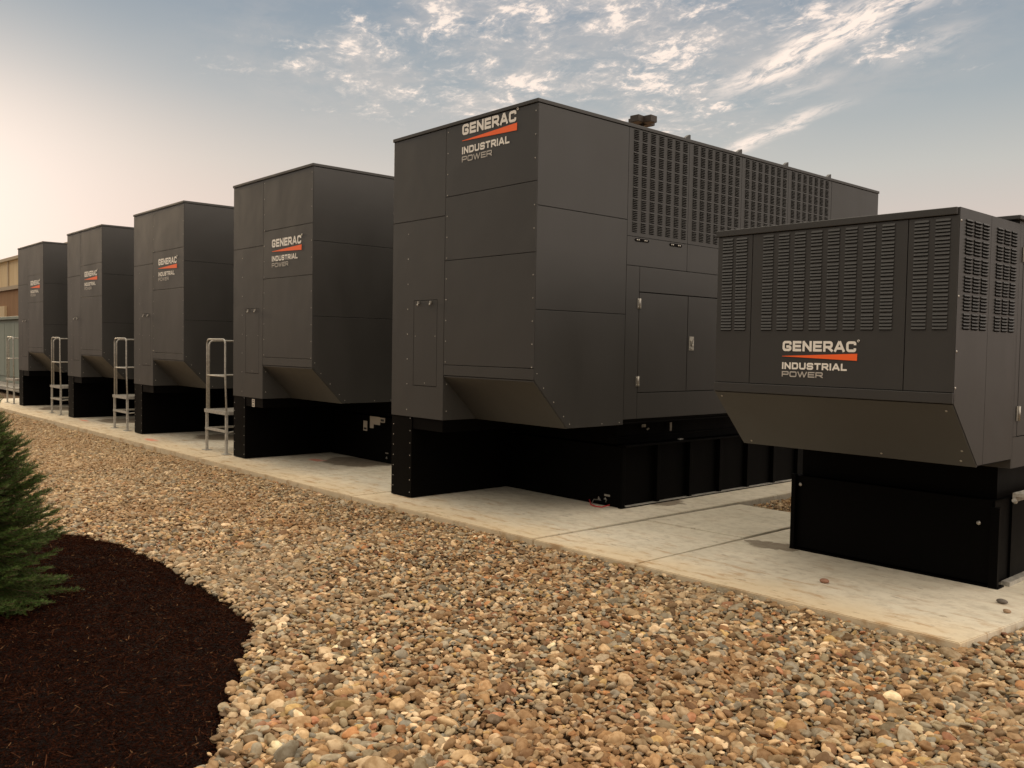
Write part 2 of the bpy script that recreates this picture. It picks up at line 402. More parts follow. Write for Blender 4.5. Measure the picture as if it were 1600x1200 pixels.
# ------------------------------------------------------------------ the big enclosure
DEPTH = 6.3; WID = 2.225; TOP = 3.785
def make_big(XR, label, logo_z, full=True):
    g = empty('generator_enclosure', (XR, 5.37, 0), label, 'generator', 'tall charcoal generator enclosures standing in a row on concrete pads')
    core = MB()
    core.prism([(.02, 1.32), (.43, .875), (DEPTH-.02, .875), (DEPTH-.02, TOP-.03), (.02, TOP-.03)], 0, -1.32, -.012)
    core.box(-WID+.012, -1.3205, .02, DEPTH-.02, .875, TOP-.03)
    core.build('inner_frame', M_VOID, g)
    # roof
    r = MB(); r.box(-WID-.012, .012, -.014, DEPTH+.012, TOP-.034, TOP); ro = r.build('roof', M_PAINT, g, .004)
    if full:
        for y_ in (2.14, 3.07, 4.02, 5.01): tb = MB(); tb.prism([(y_-.07, TOP+.0005), (y_+.02, TOP+.0005), (y_+.02, TOP+.045), (y_-.0, TOP+.045)], 0, -.03, .008); tb.build('lifting_tab', M_PAINT, ro)
    # front panels, left column
    def front(name, x0, x1, z0, z1, rv=()):
        m = MB(); m.box(x0+G, x1-G, -TH/2, .012, z0+G, z1-G)
        rivets(m, [(px_, -TH/2, pz_) for px_, pz_ in rv], (0, -1, 0))
        return m.build(name, [M_PAINT, M_STEEL], g, .0018)
    zr = [3.70-.205*k for k in range(20)]
    front('front_panel', -WID, -1.315, 2.89, TOP-.036)
    # lower left panel is a frame around the hatch
    m = MB(); hx0, hx1, hz0, hz1 = -1.83, -1.43, 1.19, 2.065
    for b_ in ((-WID+G, hx0-G, .86, 2.89-G), (hx1+G, -1.315-G, .86, 2.89-G), (hx0-G, hx1+G, .86, hz0-G), (hx0-G, hx1+G, hz1+G, 2.89-G)):
        m.box(b_[0], b_[1], -TH/2, .012, b_[2], b_[3])
    rivets(m, [(-1.94, -TH/2, z_) for z_ in (2.76, 2.50, 2.24, 1.98, 1.72, 1.46, 1.20, .93)], (0, -1, 0))
    m.build('front_panel', [M_PAINT, M_STEEL], g)
    h = MB(); h.box(hx0+G, hx1-G, -TH/2, .012, hz0+G, hz1-G)
    rivets(h, [(hx0+.03, -TH/2, 1.7), (hx1-.03, -TH/2, 1.7), (hx0+.2, -TH/2, hz0+.03)], (0, -1, 0), .006)
    hh = h.build('hatch', [M_PAINT, M_STEEL], g, .0018)
    for lx in (-1.74, -1.53):
        l = MB(); l.box(lx-.012, lx+.012, -.02, -TH/2-.0005, 2.03, 2.056); l.tube([(lx, -.02, 2.03), (lx, -.03, 2.01)], .009, 8); l.build('latch', M_STEEL, hh)
    # seam strip with rivets between the two columns, and right corner rivets
    for z0, z1 in ((3.07, TOP-.036), (2.445, 3.07), (1.415, 2.445), (1.31, 1.415)):
        rv = [(-1.285, z_) for z_ in zr if z0+.01 < z_ < z1-.01]+[(-.025, z_-.02) for z_ in zr if z0+.03 < z_ < z1-.01]
        o = front('front_panel', -1.315, .004, z0, z1, rv)
    logo(g, -1.06, logo_z, .79, -TH/2-.0035)
    # sloping underside, its riveted rim, inner cheek of the left column
    m = MB(); o_ = .009; nx = .445/.61; nz = .42/.61
    m.prism([(0, 1.305), (-.0, 1.295), (.425, .858), (.435, .868), (.012, 1.312)], 0, -1.315+G, -.0)
    m.build('underside_panel', [M_PAINT], g)
    m = MB(); m.box(-1.322, -1.3155, 0, .62, .86, 1.305); rivets(m, [(-1.3155, .04, .95), (-1.3155, .04, 1.22)], (1, 0, 0))
    m.build('cheek_panel', [M_PAINT, M_STEEL], g)
    # right side, front section
    def side(name, poly, rv=(), bev=.0018, mats=None):
        m = MB(); m.prism(poly, 0, -.008, .0045)
        rivets(m, [(.0045, py_, pz_) for py_, pz_ in rv], (1, 0, 0), .006)
        return m.build(name, [M_PAINT, M_STEEL], g, bev)
    def rect(y0, y1, z0, z1): return [(y0+G, z0+G), (y1-G, z0+G), (y1-G, z1-G), (y0+G, z1-G)]
    side('side_panel', rect(.0, 1.205, 2.857, TOP-.036)); side('side_panel', rect(.0, 1.205, 1.94, 2.857))
    side('side_panel', [(G, 1.31), (.43, .862), (1.205-G, .862), (1.205-G, 1.94-G), (G, 1.94-G)],
         [(.035, 1.37), (.12, 1.24), (.25, 1.11), (.38, .975), (.46, .90), (.9, .885), (1.15, .885)])
    sec = [(1.205, 2.156, 1.275, 2.125), (2.156, 3.105, 2.225, 3.06), (3.105, 4.06, 3.175, 4.02), (4.06, 5.06, 4.13, 4.99)]
    for (y0, y1, l0, l1) in sec:
        m = MB(); m.prism(rect(y0, y1, 2.705, TOP-.036), 0, -.008, .003)
        p = (l1-l0-.077)/6
        if full: louvers(m, 'x', .003, [(l0+k*p, l0+k*p+.077) for k in range(7)], 9, 2.735, TOP-.045, 6, .009, gapf=.90)
        m.build('louver_panel', [M_PAINT, M_VOID], g)
    side('side_panel', rect(5.06, DEPTH, .91, TOP-.036))
    if full:
        side('side_panel', rect(1.205, 2.156, 2.42, 2.705)); side('side_panel', rect(2.156, 5.06, 2.42, 2.705))
        for hy in ((1.33, 1.52), (1.87, 2.05), (2.9, 3.1)):
            m = MB(); m.prism([(hy[0], 2.66), (hy[1], 2.66), (hy[1]+.015, 2.675), (hy[1], 2.69), (hy[0], 2.69), (hy[0]-.015, 2.675)], 0, .0046, .0085)
            rivets(m, [(.0085, hy[0]+q*(hy[1]-hy[0]), 2.675) for q in (.12, .26, .74, .88)], (1, 0, 0), .009)
            m.build('wire_channel', [M_VOID, M_STEEL], g)
        side('side_panel', rect(1.205, 1.405, .91, 2.42))
        for (y0, y1) in ((1.405, 2.98), (3.05, 4.62)):
            side('side_panel', rect(y0, y1, 2.17, 2.42)); ym = (y0+y1)/2
            side('side_panel', rect(y0, y1, .91, 1.17))
            for n_, (a, b_) in enumerate(((y0, ym), (ym, y1))):
                dr = side('door', [(a+.005, 1.175), (b_-.005, 1.175), (b_-.005, 2.163), (a+.005, 2.163)])
                hyy = a+.0 if n_ == 0 else b_
                for hz in (2.055, 1.285):
                    m = MB(); m.box(.0046, .011, hyy-.028, hyy+.028, hz-.05, hz+.05); m.tube([(.014, hyy, hz-.05), (.014, hyy, hz+.05)], .008, 8)
                    rivets(m, [(.011, hyy+sy*.018, hz+sz*.035) for sy in (-1, 1) for sz in (-1, 1)], (1, 0, 0), .007, 0)
                    m.build('hinge', [M_STEEL], dr)
                if n_ == 1:
                    m = MB(); m.box(.0046, .012, a+.03, a+.105, 1.60, 1.745)
                    m.tube([(.02, a+.055, 1.70), (.024, a+.0675, 1.725), (.02, a+.08, 1.70), (.02, a+.08, 1.65), (.02, a+.055, 1.65)], .007, 6, closed=True)
                    m.box(.0125, .02, a+.04, a+.095, 1.612, 1.63); m.build('latch', [M_GALV], dr)
        side('side_panel', rect(4.62, 5.06, .91, 2.42)); side('side_panel', rect(2.98, 3.05, .91, 2.42))
    else: side('side_panel', rect(1.205, 5.06, .91, 2.705))
    # left side and back skins
    m = MB(); m.box(-WID, -WID+.008, .0, DEPTH, .86, TOP-.036); m.build('side_panel', M_PAINT, g)
    m = MB(); m.box(-WID+.009, -.009, DEPTH-.012, DEPTH, .88, TOP-.036); m.build('back_panel', M_PAINT, g)
    # black base: front leg, skirt, skid and tank
    m = MB(); m.box(-WID+.002, -1.855, .004, 1.42, .006, .858)
    rivets(m, [(-WID+.035, .004, .10+.11*k) for k in range(7)]+[(-1.885, .004, .06+.13*k) for k in range(7)], (0, -1, 0), .006)
    m.build('support_leg', [M_BLACK, M_STEEL], g, .003)
    m = MB(); m.box(-1.853, -1.335, .012, 1.42, .735, .858); m.build('base_skirt', M_BLACK, g, .003)
    m = MB(); m.box(-1.855, -.20, 1.35, DEPTH-.1, .64, .872); m.box(-.199, -.175, 1.22, DEPTH-.1, .70, .715); m.box(-.2, -.012, .5, DEPTH-.1, .862, .872)
    m.box(-.21, -.004, 1.21, DEPTH-.1, .893, .905)
    m.build('skid', M_BLACK, g)
    t = MB(); t.box(-1.853, -.150, 1.345, DEPTH-.1, .004, .62)
    t.box(-.16, -.06, 1.33, DEPTH-.1, .62, .64); t.box(-.149, -.10, 1.33, DEPTH-.1, .0, .012)
    for k in range(9):
        yy = 1.335+k*.55; t.box(-.149, -.105, yy, yy+.05, .012, .615)
    t.build('fuel_tank', M_BLACK, g, .003)
    m = MB(); m.box(-.1495, -.098, 1.40, DEPTH-.12, .0125, .018); m.build('tank_shim', M_GALV, g)
    return g

SLOT = 'tall charcoal generator enclosures'
g5 = make_big(-5.735, 'biggest charcoal generator enclosure, logo high under the roof edge and louvers along its side', 3.735)
g4 = make_big(-9.69, 'tall charcoal generator enclosure left of the biggest, with white stickers on its black base', 2.945, False)
def copy_tree(o, parent=None):
    c = o.copy(); COL.objects.link(c); c.parent = parent
    for ch in o.children: copy_tree(ch, c)
    return c
for XR, lab in ((-13.71, 'middle one of the five tall charcoal generator enclosures'),
                (-17.68, 'tall charcoal generator enclosure second from the far left end of the row'),
                (-21.77, 'farthest tall charcoal generator enclosure at the left end, next to the pale green cabinet')):
    c = copy_tree(g4); c.location = (XR, 5.37, 0); c['label'] = lab
# stickers on the fourth unit's base
def sticker(name, parent, boxes, mats=(M_STICK, M_INK)):
    m = MB()
    for b in boxes: m.box(*b)
    return m.build(name, list(mats), parent)
yf = 1.345
m = MB(); m.box(-1.655, -1.575, .0085, .0118, .735, .84); m.box(-1.635, -1.60, .0065, .0082, .75, .765, 1); m.box(-1.64, -1.59, .0065, .0082, .79, .80, 1); m.box(-1.635, -1.6, .0065, .0082, .815, .825, 1); m.build('warning_sticker', [M_STICK, M_INK], g4)
m = MB(); m.box(-.96, -.86, yf-.003, yf-.0005, .40, .54); m.box(-.945, -.875, yf-.005, yf-.0035, .42, .445, 1); m.build('warning_sticker', [M_STICK, M_INK], g4)
m = MB(); m.box(-.79, -.70, yf-.003, yf-.0005, .45, .615); m.box(-.699, -.54, yf-.003, yf-.0005, .505, .615); m.box(-.539, -.42, yf-.003, yf-.0005, .545, .61); m.box(-.52, -.44, yf-.005, yf-.0035, .56, .59, 1); m.build('warning_sticker', [M_STICK, M_INK], g4)
m = MB(); m.box(-.40, -.33, yf-.004, yf-.0005, .13, .145); m.tube([(-.36, yf-.02, .07), (-.34, yf-.02, .09), (-.33, yf-.02, .06)], .008, 6); m.build('ground_lug', M_STEEL, g4)
m = MB(); m.box(-.345, -.27, yf-.004, yf-.0005, .10, .12); m.prism([(-.41, .05), (-.37, .05), (-.405, .09)], 1, yf-.03, yf-.02); m.tube([(-.33, yf-.02, .07), (-.31, yf-.03, .085), (-.30, yf-.02, .065), (-.31, yf-.02, .045)], .008, 6); m.build('ground_lug', M_STEEL, g5)
m = MB(); pts = [(-6.22, 6.64, .05), (-6.16, 6.60, .012), (-6.08, 6.57, .010), (-5.99, 6.58, .012), (-5.96, 6.66, .03)]
m.tube(pts, .006, 8, 0); m.tube([(-6.13, 6.685, .055), (-6.16, 6.64, .06), (-6.15, 6.60, .025), (-6.07, 6.575, .024)], .006, 6, 1)
tag(m.build('cable', [M_RED, M_STEEL]), 'thin red cable lying on concrete at the foot of the black base', 'cable')
# small hardware on the skid of the near one
m = MB(); m.box(-.173, -.168, 1.70, 1.76, .80, .83); m.tube([(-.17, 1.78, .77), (-.16, 1.80, .79)], .01, 6); m.build('skid_fitting', M_GALV, g5)
m = MB(); m.box(-.173, -.168, 2.16, 2.19, .74, .83); m.box(-.15, -.12, 2.27, 2.33, .642, .655); m.build('skid_fitting', M_GALV, g5)

# ------------------------------------------------------------------ the low enclosure at right
def make_low():
    g = empty('generator_enclosure', (-2.2, 5.5, 0), 'shorter charcoal generator enclosure at the right with louvers across its front and large logo beneath', 'generator')
    W = 1.705; TP = 2.48; HD = .966; LEN = 4.6
    c = MB(); c.prism([(.02, 1.32), (.41, .905), (HD, .905), (HD, TP-.03), (.02, TP-.03)], 0, -W+.012, -.012); c.box(-W-.01, -.012, HD+.022, LEN-.012, .85, TP+.02); c.build('inner_frame', M_VOID, g)
    m = MB(); m.box(-W-.012, -.0085, -.016, HD, TP-.045, TP); m.build('hood_roof', M_PAINT, g, .004)
    m = MB(); m.box(-W-.06, .030, HD-.07, LEN+.03, TP+.022, TP+.050); m.build('roof', M_PAINT, g, .004)
    def fp(name, x0, x1, z0, z1, lv=(), rv=(), y=-.004):
        m = MB(); m.box(x0+G, x1-G, y, .012, z0+G, z1-G)
        if lv: louvers(m, 'y', y, lv, 6, 1.742, 2.418, 5, .0078, gapf=.95)
        rivets(m, [(a, y, b) for a, b in rv], (0, -1, 0), .008, 2)
        return m.build(name, [M_PAINT, M_VOID, M_STEEL], g)
    fp('front_panel', -W, -1.41, 1.372, TP-.047, [(-1.661, -1.572), (-1.545, -1.452)])
    p = (.941-.084)/7
    fp('front_panel', -1.41, -.30, 1.372, TP-.047, [(-1.323+k*p, -1.323+k*p+.084) for k in range(8)])
    fp('front_panel', -.30, .004, 1.372, TP-.047, [(-.262, -.172), (-.135, -.045)])
    m = MB(); m.box(-W-.002, .004, -.012, .012, 1.306, 1.370); m.build('front_rail', M_PAINT, g, .003)
    logo(g, -1.147, 1.677, .543, -.0075)
    m = MB(); m.prism([(0, 1.3), (.40, .892), (.412, .902), (.014, 1.304)], 0, -W, -.0005)
    for a, b in ((-1.66, 1.27), (-.05, 1.26), (-.05, 1.0), (-.08, .93), (-.6, .925), (-1.62, .92)):
        yy = (1.3-b)/.408*.40; m.dome((a, yy-.001, b-.001), (0, -.71, -.70), .008, 1)
    m.build('underside_panel', [M_PAINT, M_STEEL], g)
    def sp(name, poly, lv=(), rv=()):
        m = MB(); m.prism(poly, 0, -.008, .004)
        if lv: louvers(m, 'x', .004, lv, 6, 1.74, 2.418, 5, .009, gapf=.90)
        rivets(m, [(.004, a, b) for a, b in rv], (1, 0, 0), .008, 2)
        return m.build(name, [M_PAINT, M_VOID, M_STEEL], g)
    cz = 1.31-(.483/.40)*.41
    sp('side_panel', [(.002, 1.31), (.40, .905), (.483-.002, .905), (.483-.002, TP-.001), (.002, TP-.001)], [(.082+k*.128, .082+k*.128+.108) for k in range(3)], [(.02, 2.40), (.02, 1.95), (.02, 1.62), (.02, 1.40)])
    sp('side_panel', [(.483+.002, .905), (HD-.03, .905), (HD-.03, TP-.001), (.483+.002, TP-.001)], [(.573+k*.122, .573+k*.122+.102) for k in range(3)])
    m = MB(); m.box(-.008, .0035, HD-.028, HD+.002, .905, TP-.001); m.build('corner_post', M_PAINT, g)
    m = MB(); m.box(-.0115, .004, HD+.022, LEN, .84, 1.05); m.build('side_panel', M_PAINT, g)
    m = MB(); m.box(-.0115, .004, HD+.022, 1.05, 1.054, TP+.02); m.build('side_panel', M_PAINT, g)
    for y0, y1 in ((1.056, 1.9), (1.91, 2.75), (2.76, 3.6)):
        m = MB(); m.box(-.0115, .006, y0, y1, 1.056, TP+.01); dd = m.build('door', M_PAINT, g, .002)
        for hz in (2.28, 1.21):
            h = MB(); h.box(.0065, .012, y0-.03, y0+.03, hz-.05, hz+.05); h.tube([(.016, y0, hz-.05), (.016, y0, hz+.05)], .008, 8); h.build('hinge', M_STEEL, dd)
    m = MB(); m.box(-.0115, .004, 3.61, LEN, 1.054, TP+.02); m.build('side_panel', M_PAINT, g)
    m = MB(); m.box(-W-.028, -W-.012, HD+.022, LEN, .84, TP+.02); m.box(-W, -W+.011, .43, HD, .905, TP-.047); m.prism([(.0, 1.31), (.40, .905), (.43, .905), (.43, TP-.047), (0, TP-.047)], 0, -W, -W+.011); m.build('side_panel', M_PAINT, g)
    m = MB(); m.box(-W-.01, .003, LEN-.011, LEN, .85, TP+.02); m.build('back_panel', M_PAINT, g)
    m = MB(); m.box(-W-.028, .0035, HD+.003, HD+.021, .84, TP+.0215); m.build('corner_post', M_PAINT, g)
    # black base
    b = MB(); b.box(-1.634, -.10, 1.02, 4.4, .02, .60); b.box(-1.634, -1.60, .985, 1.019, .0, .612); b.box(-.115, -.058, .985, 1.019, .0, .560)
    b.box(-1.64, -.052, .99, 1.10, -.0, .012); b.box(-1.60, -.115, 1.012, 1.0198, .545, .60); b.box(-.0995, -.085, 1.3, 4.4, .02, .60)
    b.build('fuel_tank', M_BLACK, g)
    m = MB(); m.box(-W+.1, -.12, 1.10, 4.4, .602, .90); m.box(-W+.02, -.02, .43, 4.4, .892, .903); m.build('skid', M_BLACK, g)
    m = MB(); m.box(-.0845, -.03, 1.14, 4.4, .0, .03); m.build('tank_shim', M_GALV, g)
    m = MB(); m.box(-.02, .16, 1.10, 2.6, .635, .66); m.box(-.02, .0, 1.10, 2.6, .60, .634); m.tube([(.0, 1.07, .615), (-.0, 1.10, .60)], .015, 8); m.build('side_step', M_GALV, g)
    m = MB(); m.dome((-1.57, 1.0115, .53), (0, -1, 0), .016); m.dome((-.20, 1.0115, .435), (0, -1, 0), .016); m.build('bolt', M_STEEL, g)
    return g
g6 = make_low()

# ------------------------------------------------------------------ galvanized service platforms
def make_platform(x0, lab):
    p = empty('service_platform', (x0, 5.37, 0), lab, 'platform', 'galvanized service platforms between the generators')
    W = .67; r = .0135
    def hoop(a, b, zt, zb, bend=.07, kink=0):
        a = Vector(a); b = Vector(b); d_ = (b-a).normalized(); pts = [a+Vector((0, 0, zb))]
        pts.append(a+Vector((0, 0, zt-bend*2)))
        for k in range(5):
            th = k/4*math.pi/2; pts.append(a+d_*bend*(1-math.cos(th))+Vector((0, 0, zt-bend+bend*math.sin(th))))
        for k in range(5):
            th = math.pi/2-k/4*math.pi/2; pts.append(b-d_*bend*(1-math.cos(th))+Vector((0, 0, zt-bend+bend*math.sin(th))))
        pts.append(b+Vector((0, 0, zt-.45)))
        pts.append(b+d_*kink+Vector((0, 0, zb)))
        return pts
    m = MB(); m.tube(hoop((0, 0, 0), (W-.04, 0, 0), 1.645, .58, kink=.05), r, 10); m.tube([(0, 0, 1.115), (W-.03, 0, 1.115)], r*.9, 8); m.build('guard_rail', M_GALV, p)
    m = MB(); m.tube(hoop((-.05, .05, 0), (-.05, 1.10, 0), 1.625, .58), r, 10); m.tube([(-.05, .05, 1.11), (-.05, 1.10, 1.11)], r*.9, 8); m.build('guard_rail', M_GALV, p)
    for (lx, ly) in ((0, 0), (W+.01, 0), (0, 1.1), (W+.01, 1.1)):
        m = MB(); m.box(lx-.017, lx+.017, ly-.017, ly+.017, .008, .60); m.box(lx-.07, lx+.07, ly-.05, ly+.05, .0005, .008); m.build('leg', M_GALV, p)
    m = MB()
    m.box(-.03, W+.04, -.03, -.005, .565, .615); m.box(-.03, W+.04, 1.105, 1.13, .565, .615)
    m.box(-.03, -.005, -.004, 1.104, .565, .613); m.box(W+.015, W+.04, -.004, 1.104, .565, .613)
    for k in range(26): m.box(-.0045, W+.0145, .01+k*.042, .018+k*.042, .585, .612)
    m.build('deck', M_GALV, p)
    m = MB(); m.box(-.02, W+.03, -.022, .012, .31, .345); m.box(-.02, .01, .0125, 1.09, .312, .342); m.tube([(0, 1.09, .33), (W, .03, .31)], .012, 6); m.build('brace', M_GALV, p)
    return p
p4 = make_platform(-12.82, 'galvanized platform with hoop guard rail left of the enclosure beside the biggest one')
for dx, lab in ((-17.05+12.82+.08, 'galvanized platform with hoop guard rail left of the middle tall enclosure'), (-8.30, 'galvanized platform with hoop guard rail between the two farthest tall enclosures'), (-12.35, 'galvanized platform with hoop guard rail in front of the pale green cabinet')):
    c = copy_tree(p4); c.location.x = -12.82+dx; c['label'] = lab

# ------------------------------------------------------------------ ground, pads
def struct(o): o['kind'] = 'structure'; return o
m = MB(); S = 700; m.face([(-S, -S, -.105), (S, -S, -.105), (S, S, -.105), (-S, S, -.105)]); struct(m.build('ground', M_GROUND))
def pad(poly, ztop=0.0):
    m = MB(); n = len(poly); r = .006
    top = [(x, y, ztop) for x, y in poly]; cx = sum(p[0] for p in poly)/n; cy = sum(p[1] for p in poly)/n
    m.face(top)
    bot = [(x, y, -.3) for x, y in poly]
    for k in range(n): m.face([bot[k], bot[(k+1) % n], top[(k+1) % n], top[k]])
    me = m.build('concrete_pad', M_CONC)
    # weld then bevel the arris
    import bmesh
    bm = bmesh.new(); bm.from_mesh(me.data); bmesh.ops.remove_doubles(bm, verts=bm.verts, dist=1e-5)
    es = [e for e in bm.edges if all(v.co.z > ztop-.01 for v in e.verts)]
    bmesh.ops.bevel(bm, geom=es, offset=r, segments=2, affect='EDGES'); bm.to_mesh(me.data); bm.free()
    return struct(me)
def ey(x): return 5.11+(x+1.95)*.0165 if x > -8 else 4.955-(-8-x)*.0085   # front edge of the pads
j = .009
cuts = [-26.8, -25.5, -24.1, -21.6, -20.05, -17.45, -16.05, -13.43, -12.05, -9.5, -8.08, -5.37]
for a, b in zip(cuts, cuts[1:]): pad([(a+j, ey(a)), (b-j, ey(b)), (b-j+.03, 13), (a+j, 13)], random.uniform(-.004, .003) if a not in (-8.08,) else 0)
pad([(-5.37+j, ey(-5.4)), (-4.27-j, ey(-4.27)), (-4.29-j, 6.52), (-5.33+j, 6.46)], -.003)
pad([(-5.33+j, 6.47), (-4.29-j, 6.53), (-4.31-j, 7.95), (-5.29+j, 7.93)], .002)
pad([(-4.27+j, ey(-4.27)), (-1.957, 5.112), (-1.80, 6.9), (-1.75, 12.5), (-4.3+j, 12.5)], 0)

# ------------------------------------------------------------------ mulch bed
MUL = [(-8.7, 1.79), (-8.2, 2.08), (-7.98, 2.27), (-7.26, 2.40), (-6.63, 2.43), (-5.97, 2.41), (-5.43, 2.37), (-5.09, 2.35), (-4.80, 2.31), (-4.56, 2.17), (-4.30, 2.02), (-4.02, 1.86), (-3.80, 1.70), (-3.56, 1.56), (-3.30, 1.42), (-3.15, 1.1), (-3.2, .6), (-3.6, .0), (-5, -.8), (-8, -.9), (-10, 0), (-10, 1.2)]
def inpoly(P, poly):
    x_, y_ = P[:, 0], P[:, 1]; ins = np.zeros(len(P), bool); n = len(poly)
    for i in range(n):
        x1, y1 = poly[i]; x2, y2 = poly[(i+1) % n]
        c_ = ((y1 > y_) != (y2 > y_)) & (x_ < (x2-x1)*(y_-y1)/(y2-y1+1e-12)+x1); ins ^= c_
    return ins
def bdist(P, poly):
    out = np.full(len(P), 1e9); n = len(poly)
    for i in range(n):
        a = np.array(poly[i]); b = np.array(poly[(i+1) % n]); ab = b-a
        t = np.clip(((P-a)@ab)/(ab@ab), 0, 1); out = np.minimum(out, np.linalg.norm(P-(a+t[:, None]*ab), axis=1))
    return out
def vnoise(P, s, seed):
    r = np.random.default_rng(seed); tb = r.random((64, 64)); q = P*s; i = np.floor(q).astype(int); f = q-i; f = f*f*(3-2*f)
    g = lambda a, b: tb[a % 64, b % 64]
    return (g(i[:, 0], i[:, 1])*(1-f[:, 0])+g(i[:, 0]+1, i[:, 1])*f[:, 0])*(1-f[:, 1])+(g(i[:, 0], i[:, 1]+1)*(1-f[:, 0])+g(i[:, 0]+1, i[:, 1]+1)*f[:, 0])*f[:, 1]
def mulch_h(P):
    dd = bdist(P, MUL); return -.085+.06*(1-np.exp(-dd/.22))+.03*vnoise(P, 3, 5)+.014*vnoise(P, 11, 6)
def grid_mesh(name, mat, xs, ys, hf, keep):
    X, Y = np.meshgrid(xs, ys); P = np.stack([X.ravel(), Y.ravel()], 1); Z = hf(P); nx = len(xs)
    V = np.column_stack([P, Z]); k = keep(P); F_ = []
    for j_ in range(len(ys)-1):
        for i_ in range(nx-1):
            a = j_*nx+i_
            if k[a] or k[a+1] or k[a+nx] or k[a+nx+1]: F_.append((a, a+1, a+nx+1, a+nx))
    me = bpy.data.meshes.new(name); me.from_pydata(V.tolist(), [], F_); me.materials.append(mat)
    for p in me.polygons: p.use_smooth = True
    o = bpy.data.objects.new(name, me); COL.objects.link(o); return o
struct(grid_mesh('mulch_bed', M_MULCHG, np.arange(-10.1, -3, .05), np.arange(-1, 2.55, .05), lambda P: mulch_h(P)-.01-.15*(~inpoly(P, MUL)), lambda P: inpoly(P, MUL)))

# ------------------------------------------------------------------ scatter by geometry nodes
def scatter(name, pts, rot, scl, tint, pick, mat, shapes, label=None):
    me = bpy.data.meshes.new(name); n = len(pts)
    me.vertices.add(n); me.vertices.foreach_set('co', np.asarray(pts, np.float32).ravel())
    for nm, typ, key, arr in (('rot', 'FLOAT_VECTOR', 'vector', rot), ('scl', 'FLOAT_VECTOR', 'vector', scl), ('tint', 'FLOAT_COLOR', 'color', tint), ('pick', 'INT', 'value', pick)):
        a = me.attributes.new(nm, typ, 'POINT'); a.data.foreach_set(key, np.asarray(arr, np.int32 if typ == 'INT' else np.float32).ravel())
    me.materials.append(mat)
    o = bpy.data.objects.new(name, me); COL.objects.link(o)
    ng = bpy.data.node_groups.new(name+'_nodes', 'GeometryNodeTree')
    ng.interface.new_socket('Geometry', in_out='INPUT', socket_type='NodeSocketGeometry'); ng.interface.new_socket('Geometry', in_out='OUTPUT', socket_type='NodeSocketGeometry')
    N = lambda t: ng.nodes.new(t); Lk = ng.links.new
    gi = N('NodeGroupInput'); go = N('NodeGroupOutput'); g2i = N('GeometryNodeGeometryToInstance')
    for sh in reversed(shapes(ng, N, Lk)):
        Lk(sh, g2i.inputs[0])
    iop = N('GeometryNodeInstanceOnPoints'); Lk(gi.outputs[0], iop.inputs['Points']); 
    def named(nm, typ):
        a = N('GeometryNodeInputNamedAttribute'); a.data_type = typ; a.inputs[0].default_value = nm; return a.outputs[0]
    Lk(g2i.outputs[0], iop.inputs['Instance']); iop.inputs['Pick Instance'].default_value = True
    Lk(named('pick', 'INT'), iop.inputs['Instance Index']); Lk(named('rot', 'FLOAT_VECTOR'), iop.inputs['Rotation']); Lk(named('scl', 'FLOAT_VECTOR'), iop.inputs['Scale'])
    Lk(iop.outputs[0], go.inputs[0])
    md = o.modifiers.new('scatter', 'NODES'); md.node_group = ng
    o['kind'] = 'stuff'
    return o
def stone_shapes(ng, N, Lk):
    outs = []
    for k in range(10):
        ico = N('GeometryNodeMeshIcoSphere'); ico.inputs['Radius'].default_value = 1; ico.inputs['Subdivisions'].default_value = 3
        sp = N('GeometryNodeSetPosition'); Lk(ico.outputs['Mesh'], sp.inputs['Geometry'])
        pos = N('GeometryNodeInputPosition'); add_ = N('ShaderNodeVectorMath'); add_.operation = 'ADD'; add_.inputs[1].default_value = (k*7.3, k*3.1, k*1.7); Lk(pos.outputs[0], add_.inputs[0])
        nz_ = N('ShaderNodeTexNoise'); nz_.inputs['Scale'].default_value = .75; nz_.inputs['Detail'].default_value = 1.5; Lk(add_.outputs[0], nz_.inputs['Vector'])
        mr_ = N('ShaderNodeMapRange'); mr_.inputs[1].default_value = .25; mr_.inputs[2].default_value = .75; mr_.inputs[3].default_value = .62; mr_.inputs[4].default_value = 1.30; Lk(nz_.outputs['Fac'], mr_.inputs[0])
        sc = N('ShaderNodeVectorMath'); sc.operation = 'SCALE'; Lk(pos.outputs[0], sc.inputs[0]); Lk(mr_.outputs[0], sc.inputs['Scale']); Lk(sc.outputs[0], sp.inputs['Position'])
        ss = N('GeometryNodeSetShadeSmooth'); Lk(sp.outputs[0], ss.inputs[0])
        sm = N('GeometryNodeSetMaterial'); sm.inputs['Material'].default_value = M_STONE; Lk(ss.outputs[0], sm.inputs[0]); outs.append(sm.outputs[0])
    return outs
